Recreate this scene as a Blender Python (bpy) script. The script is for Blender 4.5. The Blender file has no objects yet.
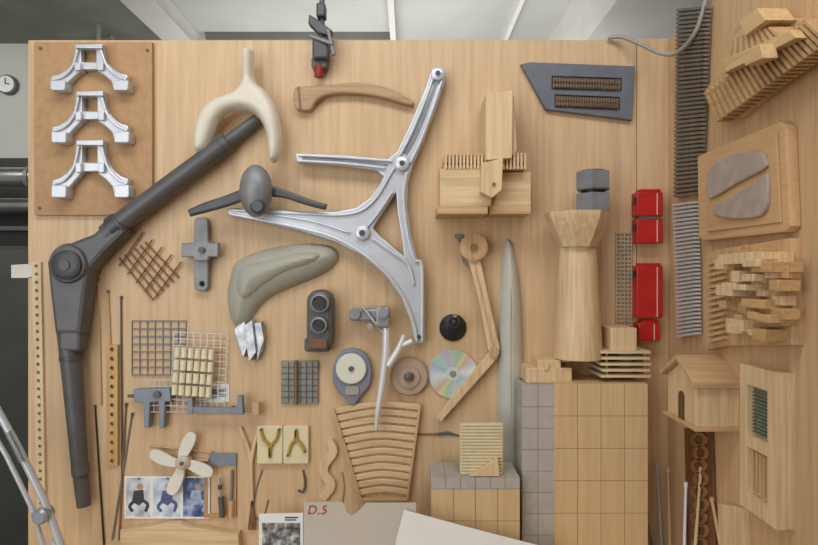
import bpy, math, random
from mathutils import Vector, Matrix
from mathutils.geometry import delaunay_2d_cdt
random.seed(4)
S=0.0025; D=600.0; Z0=1.6; CX=409.0; CY=272.5; RW=259.0
scene=bpy.context.scene
scene.view_settings.view_transform='Standard'

# ---------------------------------------------------------------- coordinates
def loc2(px,py,p,fr='B'):
    if fr=='B':
        f=(D-p)/D; return ((px-CX)*f,(CY-py)*f)
    s=(px-CX)/(RW-p); return (D*(1-1/s),(CY-py)/s)
def tw(x,y,z,fr='B'):
    if fr=='B': return (x*S,-z*S,y*S+Z0)
    return ((RW-z)*S,-x*S,y*S+Z0)
def bot(p,h=-280.0): return CY-h*D/(D-p)

# ---------------------------------------------------------------- geometry helpers (verts, faces)
def from_curve(cu,fr):
    ob=bpy.data.objects.new('tmp',cu)
    me=bpy.data.meshes.new_from_object(ob)
    v=[tuple(q.co) for q in me.vertices]; f=[tuple(q.vertices) for q in me.polygons]
    bpy.data.objects.remove(ob); bpy.data.curves.remove(cu); bpy.data.meshes.remove(me)
    return v,f
def plate(outl,p0,p1,bev=0.7,fr='B',ref=None):
    if not isinstance(outl[0][0],(list,tuple)): outl=[outl]
    ref=p1 if ref is None else ref
    cu=bpy.data.curves.new('tmp','CURVE'); cu.dimensions='2D'; cu.fill_mode='BOTH'
    for o in outl:
        sp=cu.splines.new('POLY'); sp.points.add(len(o)-1)
        for q,t in zip(sp.points,o):
            x,y=loc2(t[0],t[1],ref,fr); q.co=(x,y,0,1)
        sp.use_cyclic_u=True
    h=(p1-p0)/2; bev=min(bev,h*.8)
    cu.extrude=h-bev; cu.bevel_depth=bev; cu.bevel_resolution=1; cu.offset=-bev
    v,f=from_curve(cu,fr); m=(p0+p1)/2
    return [tw(a,b,c+m,fr) for a,b,c in v],f
def prism(pts,p0,p1,fr='B',ref=None):
    ref=p1 if ref is None else ref
    l=[loc2(a,b,ref,fr) for a,b in pts]; n=len(l)
    ar=sum(l[i][0]*l[(i+1)%n][1]-l[(i+1)%n][0]*l[i][1] for i in range(n))
    if ar<0: l.reverse()
    v=[tw(x,y,p0,fr) for x,y in l]+[tw(x,y,p1,fr) for x,y in l]
    f=[tuple(range(n,2*n)),tuple(range(n-1,-1,-1))]+[(i,(i+1)%n,n+(i+1)%n,n+i) for i in range(n)]
    return v,f
def box(x0,y0,x1,y1,p0,p1,fr='B',ref=None):
    return prism([(x0,y0),(x1,y0),(x1,y1),(x0,y1)],p0,p1,fr,ref)
def lbox(x0,x1,y0,y1,z0,z1,fr='R'):
    v=[tw(x,y,z,fr) for z in (z0,z1) for x,y in ((x0,y0),(x1,y0),(x1,y1),(x0,y1))]
    return v,[(4,5,6,7),(3,2,1,0),(0,1,5,4),(1,2,6,5),(2,3,7,6),(3,0,4,7)]
def wbox(x0,x1,y0,y1,z0,z1):
    v=[(x,y,z) for z in (z0,z1) for x,y in ((x0,y0),(x1,y0),(x1,y1),(x0,y1))]
    return v,[(4,5,6,7),(3,2,1,0),(0,1,5,4),(1,2,6,5),(2,3,7,6),(3,0,4,7)]
def join(*g):
    V=[];F=[]
    for v,f in g:
        o=len(V); V+=v; F+=[tuple(i+o for i in q) for q in f]
    return V,F
def tube(pts,r=1.0,fr='B',res=5,smooth=False):
    if smooth: pts=crv(pts,6,False)
    cu=bpy.data.curves.new('tmp','CURVE'); cu.dimensions='3D'
    sp=cu.splines.new('POLY'); sp.points.add(len(pts)-1)
    for q,t in zip(sp.points,pts):
        x,y=loc2(t[0],t[1],t[2],fr); q.co=(x,y,t[2],1); q.radius=t[3] if len(t)>3 else r
    cu.bevel_depth=1.0; cu.bevel_resolution=res; cu.use_fill_caps=True
    v,f=from_curve(cu,fr)
    return [tw(a,b,c,fr) for a,b,c in v],f
def crv(pts,n=6,closed=True):
    out=[];m=len(pts)
    rng=range(m) if closed else range(m-1)
    for i in rng:
        g=lambda k: pts[k%m] if closed else pts[max(0,min(m-1,k))]
        a,b,c,d=g(i-1),g(i),g(i+1),g(i+2)
        for k in range(n):
            t=k/n
            out.append(tuple(0.5*((2*B)+(-A+C)*t+(2*A-5*B+4*C-E)*t*t+(-A+3*B-3*C+E)*t**3) for A,B,C,E in zip(a,b,c,d)))
    if not closed: out.append(pts[-1])
    return out
def ribbon(pts,w=None,smooth=True,n=5):
    if w is not None: pts=[(a[0],a[1],w) for a in pts]
    if smooth: pts=crv(pts,n,False)
    L=[];R=[];m=len(pts)
    for i in range(m):
        a=pts[max(0,i-1)];b=pts[min(m-1,i+1)]
        dx,dy=b[0]-a[0],b[1]-a[1]; l=math.hypot(dx,dy) or 1
        nx,ny=-dy/l,dx/l; h=pts[i][2]/2
        L.append((pts[i][0]+nx*h,pts[i][1]+ny*h)); R.append((pts[i][0]-nx*h,pts[i][1]-ny*h))
    return L+R[::-1]
def circ(cx,cy,r,n=32,ry=None,a0=0):
    ry=r if ry is None else ry
    return [(cx+r*math.cos(a0+2*math.pi*i/n),cy+ry*math.sin(a0+2*math.pi*i/n)) for i in range(n)]
def rot(pts,cx,cy,deg):
    c,s=math.cos(math.radians(deg)),math.sin(math.radians(deg))
    return [(cx+(x-cx)*c-(y-cy)*s,cy+(x-cx)*s+(y-cy)*c) for x,y in pts]
def rect(x0,y0,x1,y1): return [(x0,y0),(x1,y0),(x1,y1),(x0,y1)]
def rrect(x0,y0,x1,y1,r,n=4):
    o=[]
    for cx,cy,a in ((x1-r,y0+r,-90),(x1-r,y1-r,0),(x0+r,y1-r,90),(x0+r,y0+r,180)):
        for k in range(n+1):
            t=math.radians(a+90*k/n); o.append((cx+r*math.cos(t),cy+r*math.sin(t)))
    return o
def lathe(px,py,prof,fr='B',n=40,a0=0,ref=None):
    """axis toward the viewer; prof = [(r,depth)...]"""
    ref=prof[-1][1] if ref is None else ref
    cx,cy=loc2(px,py,ref,fr); v=[];f=[]
    for r,z in prof:
        for i in range(n):
            a=a0+2*math.pi*i/n; v.append(tw(cx+r*math.cos(a),cy+r*math.sin(a),z,fr))
    for j in range(len(prof)-1):
        for i in range(n):
            k=(i+1)%n; f.append((j*n+i,j*n+k,(j+1)*n+k,(j+1)*n+i))
    f.append(tuple(range(n-1,-1,-1))); m=(len(prof)-1)*n; f.append(tuple(range(m,m+n)))
    return v,f
def vlathe(px,prof,pc,n=40,a0=0):
    """vertical axis; prof=[(r,py)] bottom to top, centre depth pc"""
    v=[];f=[]
    for r,py in prof:
        x,y=loc2(px,py,pc)
        for i in range(n):
            a=a0+2*math.pi*i/n; v.append(tw(x+r*math.cos(a),y,pc-r*math.sin(a)))
    for j in range(len(prof)-1):
        for i in range(n):
            k=(i+1)%n; f.append((j*n+i,j*n+k,(j+1)*n+k,(j+1)*n+i))
    f.append(tuple(range(n-1,-1,-1))); m=(len(prof)-1)*n; f.append(tuple(range(m,m+n)))
    return v,f
def inflate(pts,p0,H,R,fr='B',step=3.0,ref=None,tilt=None):
    ref=p0+H*.6 if ref is None else ref
    l=[loc2(a,b,ref,fr) for a,b in pts]; n=len(l)
    def dist(x,y):
        best=1e9
        for i in range(n):
            ax,ay=l[i];bx,by=l[(i+1)%n];dx,dy=bx-ax,by-ay
            t=max(0,min(1,((x-ax)*dx+(y-ay)*dy)/(dx*dx+dy*dy+1e-9)))
            best=min(best,math.hypot(x-ax-t*dx,y-ay-t*dy))
        return best
    def inside(x,y):
        c=False
        for i in range(n):
            ax,ay=l[i];bx,by=l[i-1]
            if (ay>y)!=(by>y) and x<(bx-ax)*(y-ay)/(by-ay)+ax: c=not c
        return c
    P=[Vector(q) for q in l]
    xs=[q[0] for q in l]; ys=[q[1] for q in l]
    y=min(ys); j=0
    while y<max(ys):
        x=min(xs)+(step/2 if j%2 else 0)
        while x<max(xs):
            if inside(x,y) and dist(x,y)>step*.35: P.append(Vector((x,y)))
            x+=step
        y+=step*.87; j+=1
    vs,_,fs,_,_,_=delaunay_2d_cdt(P,[],[list(range(n))],1,1e-5)
    v=[]
    for q in vs:
        d=min(dist(q.x,q.y)/R,1.0); h=math.sqrt(max(0,1-(1-d)**2))
        z=p0+H*h*(tilt(q.x,q.y) if tilt else 1.0)
        v.append(tw(q.x,q.y,z,fr))
    return v,[tuple(f) for f in fs]
def ell(px,py,p,rx,ry,rz,deg=0,n=24,m=14,fr='B'):
    cx,cy=loc2(px,py,p,fr); v=[];f=[]; c,s=math.cos(math.radians(deg)),math.sin(math.radians(deg))
    for j in range(1,m):
        t=math.pi*j/m
        for i in range(n):
            a=2*math.pi*i/n
            x=rx*math.sin(t)*math.cos(a); z=rz*math.sin(t)*math.sin(a); y=ry*math.cos(t)
            v.append(tw(cx+x*c-y*s,cy+x*s+y*c,p+z,fr))
    for j in range(m-2):
        for i in range(n):
            k=(i+1)%n; f.append((j*n+i,j*n+k,(j+1)*n+k,(j+1)*n+i))
    f.append(tuple(range(n))); f.append(tuple((m-2)*n+i for i in range(n)))
    return v,f
def tiles(x0,y0,x1,y1,nx,ny,gap,p0,p1):
    g=[]
    for i in range(nx):
        for j in range(ny):
            a=x0+(x1-x0)*i/nx;b=x0+(x1-x0)*(i+1)/nx;c=y0+(y1-y0)*j/ny;d=y0+(y1-y0)*(j+1)/ny
            g.append(box(a+gap/2,c+gap/2,b-gap/2,d-gap/2,p0,p1))
    return join(*g)

# ---------------------------------------------------------------- materials
def lin(c): return tuple(((x/255)/12.92 if x/255<=0.04045 else ((x/255+0.055)/1.055)**2.4) for x in c)+(1,)
MC={}
def nodes(name):
    m=bpy.data.materials.new(name); m.use_nodes=True; nt=m.node_tree
    return m,nt,nt.nodes['Principled BSDF']
def wood(c,dark=0.8,ax='z',rough=0.5,sc=1.0,name='wood'):
    k=('w',c,dark,ax,rough,sc)
    if k in MC: return MC[k]
    m,nt,b=nodes(name); tc=nt.nodes.new('ShaderNodeTexCoord'); mp=nt.nodes.new('ShaderNodeMapping')
    s={'x':(5,110,110),'y':(110,5,110),'z':(110,110,5)}[ax]; mp.inputs['Scale'].default_value=tuple(q*sc for q in s)
    nz=nt.nodes.new('ShaderNodeTexNoise'); nz.inputs['Scale'].default_value=1.0; nz.inputs['Detail'].default_value=5; nz.inputs['Roughness'].default_value=.6
    n2=nt.nodes.new('ShaderNodeTexNoise'); n2.inputs['Scale'].default_value=4.0
    rp=nt.nodes.new('ShaderNodeValToRGB'); cc=lin(c); dd=lin((c[0]*dark,c[1]*dark*.98,c[2]*dark*.95))
    rp.color_ramp.elements[0].position=.3; rp.color_ramp.elements[0].color=dd; rp.color_ramp.elements[1].position=.6; rp.color_ramp.elements[1].color=cc
    mx=nt.nodes.new('ShaderNodeMix'); mx.data_type='RGBA'; mx.blend_type='MULTIPLY'; mx.inputs['Factor'].default_value=.12
    L=nt.links.new
    L(tc.outputs['Object'],mp.inputs['Vector']); L(mp.outputs[0],nz.inputs['Vector']); L(tc.outputs['Object'],n2.inputs['Vector'])
    L(nz.outputs['Fac'],rp.inputs[0]); L(rp.outputs[0],mx.inputs['A']); L(n2.outputs['Fac'],mx.inputs['B']); L(mx.outputs['Result'],b.inputs['Base Color'])
    bp=nt.nodes.new('ShaderNodeBump'); bp.inputs['Strength'].default_value=.1; bp.inputs['Distance'].default_value=.001
    L(nz.outputs['Fac'],bp.inputs['Height']); L(bp.outputs[0],b.inputs['Normal'])
    b.inputs['Roughness'].default_value=rough; MC[k]=m; return m
def paint(c,rough=.5,metal=0.0,var=.12,sc=40,name='paint',bump=.05,alpha=1.0):
    k=('p',c,rough,metal,var,sc,alpha)
    if k in MC: return MC[k]
    m,nt,b=nodes(name); tc=nt.nodes.new('ShaderNodeTexCoord')
    nz=nt.nodes.new('ShaderNodeTexNoise'); nz.inputs['Scale'].default_value=sc; nz.inputs['Detail'].default_value=4
    rp=nt.nodes.new('ShaderNodeValToRGB'); rp.color_ramp.elements[0].position=.3; rp.color_ramp.elements[1].position=.7
    rp.color_ramp.elements[0].color=lin(tuple(q*(1-var) for q in c)); rp.color_ramp.elements[1].color=lin(c)
    L=nt.links.new; L(tc.outputs['Object'],nz.inputs['Vector']); L(nz.outputs['Fac'],rp.inputs[0]); L(rp.outputs[0],b.inputs['Base Color'])
    bp=nt.nodes.new('ShaderNodeBump'); bp.inputs['Strength'].default_value=bump; bp.inputs['Distance'].default_value=.001
    L(nz.outputs['Fac'],bp.inputs['Height']); L(bp.outputs[0],b.inputs['Normal'])
    b.inputs['Roughness'].default_value=rough; b.inputs['Metallic'].default_value=metal; b.inputs['Alpha'].default_value=alpha
    MC[k]=m; return m
def photomat(cs,sc,name='printed_photo'):
    m,nt,b=nodes(name); tc=nt.nodes.new('ShaderNodeTexCoord'); vo=nt.nodes.new('ShaderNodeTexNoise'); vo.inputs['Scale'].default_value=sc; vo.inputs['Detail'].default_value=3
    rp=nt.nodes.new('ShaderNodeValToRGB'); e=rp.color_ramp.elements; n=len(cs)
    e[0].position=.34;e[0].color=lin(cs[0]);e[1].position=.68;e[1].color=lin(cs[-1])
    for i in range(1,n-1):
        q=e.new(.34+.34*i/(n-1)); q.color=lin(cs[i])
    L=nt.links.new; L(tc.outputs['Object'],vo.inputs['Vector']); L(vo.outputs['Fac'],rp.inputs[0]); L(rp.outputs[0],b.inputs['Base Color']); b.inputs['Roughness'].default_value=.35
    return m
def cdmat():
    m,nt,b=nodes('disc_painted_sheen'); tc=nt.nodes.new('ShaderNodeTexCoord'); sp=nt.nodes.new('ShaderNodeSeparateXYZ'); at=nt.nodes.new('ShaderNodeMath'); at.operation='ARCTAN2'
    mu=nt.nodes.new('ShaderNodeMath'); mu.operation='MULTIPLY'; mu.inputs[1].default_value=2/(2*math.pi)
    fr=nt.nodes.new('ShaderNodeMath'); fr.operation='FRACT'
    rp=nt.nodes.new('ShaderNodeValToRGB'); e=rp.color_ramp.elements
    cols=[(0,(205,212,205)),(.1,(175,218,192)),(.18,(235,235,165)),(.25,(238,190,175)),(.33,(215,220,220)),(.45,(240,242,242)),(.62,(185,205,225)),(.75,(190,226,202)),(.85,(208,200,228)),(1,(205,212,205))]  # fixed colour wedges paint the rainbow sheen and highlights of the disc
    e[0].position=0;e[0].color=lin(cols[0][1]);e[1].position=1;e[1].color=lin(cols[-1][1])
    for p,c in cols[1:-1]:
        q=e.new(p); q.color=lin(c)
    L=nt.links.new; L(tc.outputs['Object'],sp.inputs[0]); L(sp.outputs['X'],at.inputs[0]); L(sp.outputs['Z'],at.inputs[1]); L(at.outputs[0],mu.inputs[0]); L(mu.outputs[0],fr.inputs[0]); L(fr.outputs[0],rp.inputs[0]); L(rp.outputs[0],b.inputs['Base Color'])
    b.inputs['Roughness'].default_value=.25; b.inputs['Metallic'].default_value=.25; return m

WP=wood((221,187,145),.91,'z',.5,.6,'birch_panel')
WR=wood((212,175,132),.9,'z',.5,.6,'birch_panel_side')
LC=(231,201,157); MCO=(215,176,130)
WL=wood(LC,.88,'z'); WLX=wood(LC,.88,'x')
WM=wood(MCO,.85,'z'); WMX=wood(MCO,.85,'x'); WMY=wood(MCO,.85,'y')
WD=wood((150,108,72),.7,'z')
GRIDW=wood((222,189,142),.95,'z')
MDF=paint((190,150,108),.8,0,.08,60,'fibreboard')
ALU=paint((208,211,216),.36,.35,.05,30,'cast_aluminium')
ALUD=paint((140,143,148),.45,.3,.1,30,'aluminium_slot_shade')  # darker copy of the aluminium, slot shade put into the colour
STEEL=paint((180,182,185),.3,.5,.1,20,'steel')
DG=paint((96,94,93),.42,.1,.1,25,'dark_grey_paint'); DG2=paint((78,78,80),.4,.15,.12,25,'dark_grey_metal')
MG=paint((142,142,142),.45,.2,.12,30,'grey_metal'); LG=paint((200,200,200),.45,.1,.08,30,'light_grey')
BLK=paint((38,38,40),.4,0,.15,20,'black'); RED=paint((200,36,28),.4,0,.12,30,'red_paint')
CREAM=paint((228,220,201),.5,0,.06,18,'cream_resin'); OLV=paint((178,175,160),.5,0,.08,12,'olive_foam')
WHITE=paint((242,242,240),.5,0,.03,10,'white'); SLATE=paint((108,113,122),.5,0,.1,30,'slate')
STONE=paint((184,177,168),.7,0,.06,40,'grey_card'); LEA=paint((180,162,150),.6,0,.1,40,'leather')
BLUEG=paint((135,141,154),.4,.15,.1,25,'blue_grey'); YEL=paint((186,152,62),.5,0,.1,20,'ochre')

# ---------------------------------------------------------------- things
def mkmesh(name,g,mat,origin,bev=0,sharp=35):
    me=bpy.data.meshes.new(name); o=Vector(origin)
    me.from_pydata([Vector(v)-o for v in g[0]],[],g[1]); me.validate(); me.update()
    me.polygons.foreach_set('use_smooth',[True]*len(me.polygons)); me.set_sharp_from_angle(angle=math.radians(sharp))
    me.materials.append(mat); ob=bpy.data.objects.new(name,me); scene.collection.objects.link(ob)
    if bev:
        b=ob.modifiers.new('Bevel','BEVEL'); b.width=bev*S; b.segments=2; b.limit_method='ANGLE'; b.angle_limit=math.radians(40)
    return ob
def ctr(vs):
    xs=[v[0] for v in vs];ys=[v[1] for v in vs];zs=[v[2] for v in vs]
    return Vector(((min(xs)+max(xs))/2,(min(ys)+max(ys))/2,(min(zs)+max(zs))/2))
def thing(name,label,cat,parts,group=None):
    """parts: (partname, geo or list of geos, mat, bev); one unnamed part -> single mesh"""
    ex=[]
    for q in parts:
        if isinstance(q[1],list):
            for g in q[1]: ex.append((q[0],g)+tuple(q[2:]))
        else: ex.append(q)
    parts=ex
    if len(parts)==1 and parts[0][0] is None:
        _,g,mat,bev=parts[0][:4]; c=ctr(g[0]); ob=mkmesh(name,g,mat,c,bev); ob.location=c; top=ob
    else:
        allv=[v for q in parts for v in q[1][0]]; c=ctr(allv); c.z=min(v[2] for v in allv)
        top=bpy.data.objects.new(name,None); top.empty_display_size=.02; scene.collection.objects.link(top); top.location=c
        for q in parts:
            k=ctr(q[1][0]); ob=mkmesh(q[0],q[1],q[2],k,q[3])
            ob.parent=top; ob.location=k-c
    top['label']=label; top['category']=cat
    if group: top['group']=group
    return top
def struct(name,g,mat,bev=0):
    c=ctr(g[0]); ob=mkmesh(name,g,mat,c,bev); ob.location=c; ob['kind']='structure'; return ob

# ================================================================= ROOM
XL=(28-CX)*S; XR=RW*S; ZT=Z0+(CY-40)*S
struct('wall_back',join(wbox(XL,(637-CX)*S-.0008,0,.03,0,ZT),wbox((637-CX)*S+.0008,XR+.03,0,.03,0,ZT+.004)),WP,.5)
struct('wall_right',wbox(XR,XR+.03,-1.5,0,0,ZT),WR,.3)
WALLP=paint((205,203,196),.8,0,.05,3,'plaster'); CEI=paint((186,186,180),.8,0,.06,3,'ceiling_paint'); DK=paint((74,76,70),.7,0,.2,4,'dark_paint')
struct('floor',wbox(-3,2.4,-2.6,3.4,-.05,0),paint((110,105,98),.6,0,.1,5,'floor_paint'))
struct('ceiling',wbox(-3,2.4,-2.6,3.4,2.9,2.95),CEI)
struct('wall_far',wbox(-3,2.4,3.3,3.4,0,2.9),WALLP)
struct('wall_left',wbox(-3.05,-3,-2.6,3.4,0,2.9),WALLP)
struct('wall_side',wbox(2.4,2.45,-2.6,3.4,0,2.9),WALLP)
struct('wall_front',wbox(-3,2.4,-2.65,-2.6,0,2.9),WALLP)
struct('wall_partition',wbox(-3,-1.75,1.75,1.83,2.22,2.9),WALLP)
struct('trim_7',wbox(-3,-1.75,1.75,1.83,0,2.22),paint((70,74,68),.7,0,.15,4,'dark_dado'))
struct('trim_1',join(wbox(-1.22,-1.14,.2,3.3,2.79,2.9),wbox(-1.25,-1.11,.2,3.3,2.775,2.789)),paint((214,212,204),.6,0,.06,6,'beam_paint'),.5)
struct('trim_2',wbox(-3,-1.26,.9,1.749,2.84,2.9),paint((128,128,116),.7,0,.15,5,'ceiling_dark'))
struct('trim_3',wbox(-1.1,-.1,1.74,1.80,2.86,2.9),paint((120,120,114),.7,0,.1,5,'ceiling_shade_line'))  # dark strip stands in for the line of shading on the ceiling
struct('trim_4',wbox(-.10,-.07,.2,3.3,2.85,2.9),paint((212,210,204),.6,0,.05,5,'rail_paint'))
struct('trim_5',wbox(.78,2.4,.1,2.6,2.62,2.9),paint((212,208,202),.8,0,.05,5,'bulkhead_paint'))
struct('trim_6',wbox(.52,.54,.2,3.3,2.87,2.9),paint((228,226,222),.6,0,.05,5,'rail_light'))
BT=Z0-280*S
thing('workbench','plain light plywood workbench standing below the panel','workbench',[
 ('worktop',wbox(XL-.3,XR-.002,-.55,-.001,BT-.03,BT),WLX,.8),
 *[('leg',wbox(x,x+.06,y,y+.06,0,BT-.03),WM,.8) for x in (XL-.28,XR-.1) for y in (-.53,-.09)]])
thing('storage_cabinet','dark grey tall metal cabinet with handles','cabinet',[
 ('body',wbox(-2.4,-1.45,1.2,1.7,0,1.72),DK,2),
 ('door',wbox(-2.38,-1.94,1.18,1.2,.05,1.7),paint((84,87,80),.5,.1,.15,6,'door_grey'),1),
 ('door',wbox(-1.92,-1.47,1.18,1.2,.05,1.7),paint((84,87,80),.5,.1,.15,6,'door_grey'),1),
 ('handle',wbox(-1.98,-1.96,1.15,1.18,.9,1.1),STEEL,.5),('handle',wbox(-1.9,-1.88,1.15,1.18,.9,1.1),STEEL,.5)])
def hcyl(x0,x1,y,z,r,n=24):
    v=[];f=[]
    for x in (x0,x1):
        for i in range(n):
            a=2*math.pi*i/n; v.append((x,y+r*math.cos(a),z+r*math.sin(a)))
    f=[(i,(i+1)%n,n+(i+1)%n,n+i) for i in range(n)]+[tuple(range(n-1,-1,-1)),tuple(range(n,2*n))]
    return v,f
for y,z,r,l in ((1.5,2.075,.05,'shiny steel ventilation duct running along the room'),(1.64,1.95,.042,'slim steel pipe under a wider duct')):
    thing('duct',l,'pipe',[('duct_body',hcyl(-2.99,-1.3,y,z,r),paint((200,200,200),.22,.9,.1,8,'shiny_duct'),0),('band',[hcyl(-1.9,-1.88,y,z,r+.007),hcyl(-2.3,-2.27,y,z,r+.007)],MG,0),
      ('hanger',[wbox(-1.56,-1.54,y-.004,y+.004,z+r*.8,2.84),wbox(-2.8,-2.78,y-.004,y+.004,z+r*.8,2.84)],MG,0)])
thing('storage_box','large black storage box on a cabinet','box',[('body',wbox(-2.3,-1.5,1.25,1.65,1.72,1.79),BLK,1),('lid',wbox(-2.32,-1.48,1.23,1.67,1.79,1.81),DG,1)])
gx,gz=(10-CX)/600*3.25,Z0+(CY-86)/600*3.25
def ylathe(x,z,prof,n=32):
    v=[];f=[]
    for r,y in prof:
        for i in range(n):
            a=2*math.pi*i/n; v.append((x+r*math.cos(a),y,z+r*math.sin(a)))
    for j in range(len(prof)-1):
        for i in range(n):
            k=(i+1)%n; f.append((j*n+i,j*n+k,(j+1)*n+k,(j+1)*n+i))
    f.append(tuple(range(n))); m=(len(prof)-1)*n; f.append(tuple(range(m,m+n)))
    return v,f
thing('wall_clock','small round white wall clock with grey rim','clock',[
 ('rim',ylathe(gx,gz,[(.052,1.749),(.052,1.72),(.044,1.715)]),DG,0),('dial',ylathe(gx,gz,[(.044,1.722),(.044,1.713)]),WHITE,0),
 ('hand',[wbox(gx-.002,gx+.002,1.709,1.713,gz,gz+.032),wbox(gx,gx+.022,1.709,1.713,gz-.002,gz+.002)],BLK,0)])

# ================================================================= BACK PANEL OBJECTS
thing('mounting_board','brown fibreboard plate screwed to the panel','board',[
 ('board',plate(rect(34,42,152,215),0,5,.5),MDF,0),
 *[('screw',lathe(x,y,[(1.6,5),(1.6,5.8),(.8,6.2)],n=12),DG,0) for x,y in ((40,48),(147,50),(39,208),(147,209))]])
def casting(cx,y,k):
    o=[(-14,0),(13,0),(14,12),(17,18),(24,25),(31,29),(38,31),(39,43),(24,44),(22,37),(15,31),(9,28),(8,25),(-9,25),(-10,28),(-15,32),(-21,38),(-24,45),(-39,44),(-38,32),(-30,30),(-23,26),(-17,19),(-15,12)]
    sc=lambda L:[(cx+a,y+b*k) for a,b in L]
    g=plate([sc(o),sc(rect(-8,5,7,18))],5,14,1)
    rb=[plate(ribbon(sc([(-37,35),(-27,32),(-17,22),(-12,5)]),2.6),13.5,17,.8),plate(ribbon(sc([(37,35),(27,31),(17,21),(11,5)]),2.6),13.5,17,.8),plate(sc(rect(-14,0,13,4)),13.5,19,.8)]
    ft=[plate(sc(rrect(-39,36,-24,46,2)),5,19,.8),plate(sc(rrect(24,36,39,46,2)),5,19,.8),plate(sc(rrect(-15,18,-9,26,1)),5,18,.8),plate(sc(rrect(8,18,14,26,1)),5,18,.8)]
    return g,rb,ft
for cx,y,k in ((89,44,1.0),(90,91,1.12),(90,140,1.25)):
    a,b,c=casting(cx,y,k)
    thing('metal_bracket','silver cast aluminium arched bracket with curved feet','bracket',[('bracket_body',a,ALU,0),('rib',b,ALU,0),('foot',c,ALU,0)],'castings on the brown board')

thing('jointed_arm','dark grey jointed mechanical arm with round elbow','mechanical arm',[
 ('elbow',join(lathe(66,264,[(19,0),(20,4),(20,24),(17,29),(12,30)],n=40),plate([(46,262),(52,250),(66,244),(92,234),(112,216),(124,232),(104,252),(88,270),(84,300),(80,334),(54,334),(50,300)],2,26,4)),DG,0),
 ('cap',join(lathe(64,265,[(14,28),(14,33),(10,35)]),lathe(64,265,[(5,34),(5,36.5)],n=16)),DG2,0),
 ('upper_arm',join(tube([(108,235,16,11),(122,222,16,11.5)],res=8),tube([(116,226,16,10),(170,185,16,9.5),(222,146,16,9)],res=8),tube([(222,146,14,9.8),(228,142,14,9.8)],res=8),tube([(224,145,12,7),(258,119,8,6.0)],res=8)),DG,0),
 ('lower_arm',join(plate(rrect(58,330,80,352,4),6,24,3),tube([(68,330,14,10),(73,380,14,9.5),(80,470,13,7.5)],res=8),tube([(80,465,13,8.3),(81,474,13,8.3)],res=8),tube([(80,470,12,7),(84,506,12,6.5)],res=8)),DG,0),
 ('collar',[tube([(113,229,16,12.3),(120,224,16,12.3)],res=8),tube([(71,355,14,10.8),(71.5,360,14,10.8)],res=8)],DG2,0)])
Y=[(241,48),(247,46),(252,49),(252,66),(254,80),(265,90),(275,108),(280,130),(279,152),(274,161),(268,158),(266,140),(262,124),(254,113),(241,108),(226,111),(216,121),(210,137),(204,150),(195,152),(192,143),(194,124),(202,106),(216,96),(232,90),(240,80),(241,64)]
thing('wishbone_form','cream smooth forked wooden shape like a wishbone','sculpted form',[('form_body',join(inflate(crv(Y,4),18,11,8,step=2.2),plate(crv(Y,4),16,18.2,.3,ref=24.6)),CREAM,0),('support_peg',lathe(247,80,[(4,0),(4,17)],n=16),CREAM,0)])
H=[(294,88),(303,86),(330,84),(358,82),(385,87),(403,95),(414,102),(411,105),(396,101),(372,95),(345,93),(326,95),(316,101),(311,109),(301,110),(294,105)]
thing('curved_saw_grip','brown curved wooden tool grip with slotted end','wooden tool',[('grip_body',plate(crv(H,4),0,10,2),wood((190,157,118),.85,'x'),0),('ferrule',plate([(297,87),(299,86),(301,108),(299,109)],9,11,.3),WD,0)])
F=[(431,72),(433,68),(438,66),(443,67),(446,71),(446,78),(436,108),(424,140),(413,164),(408,182),(407,205),(411,235),(417,258),(424,266),(425,343),(415,344),(411,322),(401,297),(384,274),(362,256),(335,242),(300,231),(262,222),(228,215),(226,208),(262,208),(300,211),(335,212),(356,208),(370,198),(380,184),(384,176),(376,170),(340,165),(297,162),(295,153),(345,155),(388,159),(397,152),(410,125),(424,92)]
hole=[(396,192),(398,215),(402,238),(404,256),(394,248),(380,236),(373,228),(380,216),(388,204)]
def rib(pts,w,a=13.6,b=17): return plate(ribbon(pts,w),a,b,.7)
thing('chair_frame','large silver cast aluminium chair side frame with curved legs','chair frame',[
 ('frame_body',plate([F,hole],4,14,1.2),ALU,0),
 ('rib',join(rib([(434,76),(422,108),(410,136),(400,155)],2.4),rib([(443,77),(433,108),(421,140),(410,163)],2.4),
   rib([(298,155),(345,157.5),(392,161)],2.2),rib([(298,160.5),(345,163.5),(385,168)],2.2),
   rib([(230,210),(300,213.5),(337,215),(360,211),(376,198),(388,178),(394,168)],2.4),
   rib([(231,214),(300,228),(337,239),(366,256),(388,276),(404,298),(414,324),(417,342)],2.6),
   rib([(407,172),(404,190),(404,205),(408,236),(415,260),(422,268),(422,342)],2.6),
   rib([(392,192),(378,213),(366,228)],2.4),rib([(372,238),(392,252),(408,264),(414,285)],2.4),rib([(250,212),(310,221),(350,233)],1.6)),ALU,0),
 ('boss',[lathe(x,y,[(r,4),(r,19),(r-1.5,20)],n=28) for x,y,r in ((438,73,6.5),(402,163,7),(362,233,7))],ALU,0),
 ('bolt',[lathe(x,y,[(r,13),(r,z)],n=20) for x,y,r,z in ((438,73,2.6,20.6),(402,163,2.6,20.6),(362,233,3,20.6),(419,337,2,17))],DG2,0),
 ('slot_shade',join(plate(ribbon([(436,84,3),(426,110,4),(414,138,5),(405,154,4)]),13,14.6,.2),plate(ribbon([(302,158.3),(345,160.5),(388,165)],2.4),13,14.6,.2)),ALUD,0)])  # flat darker strips paint the shade of the slots between ribs
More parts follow.
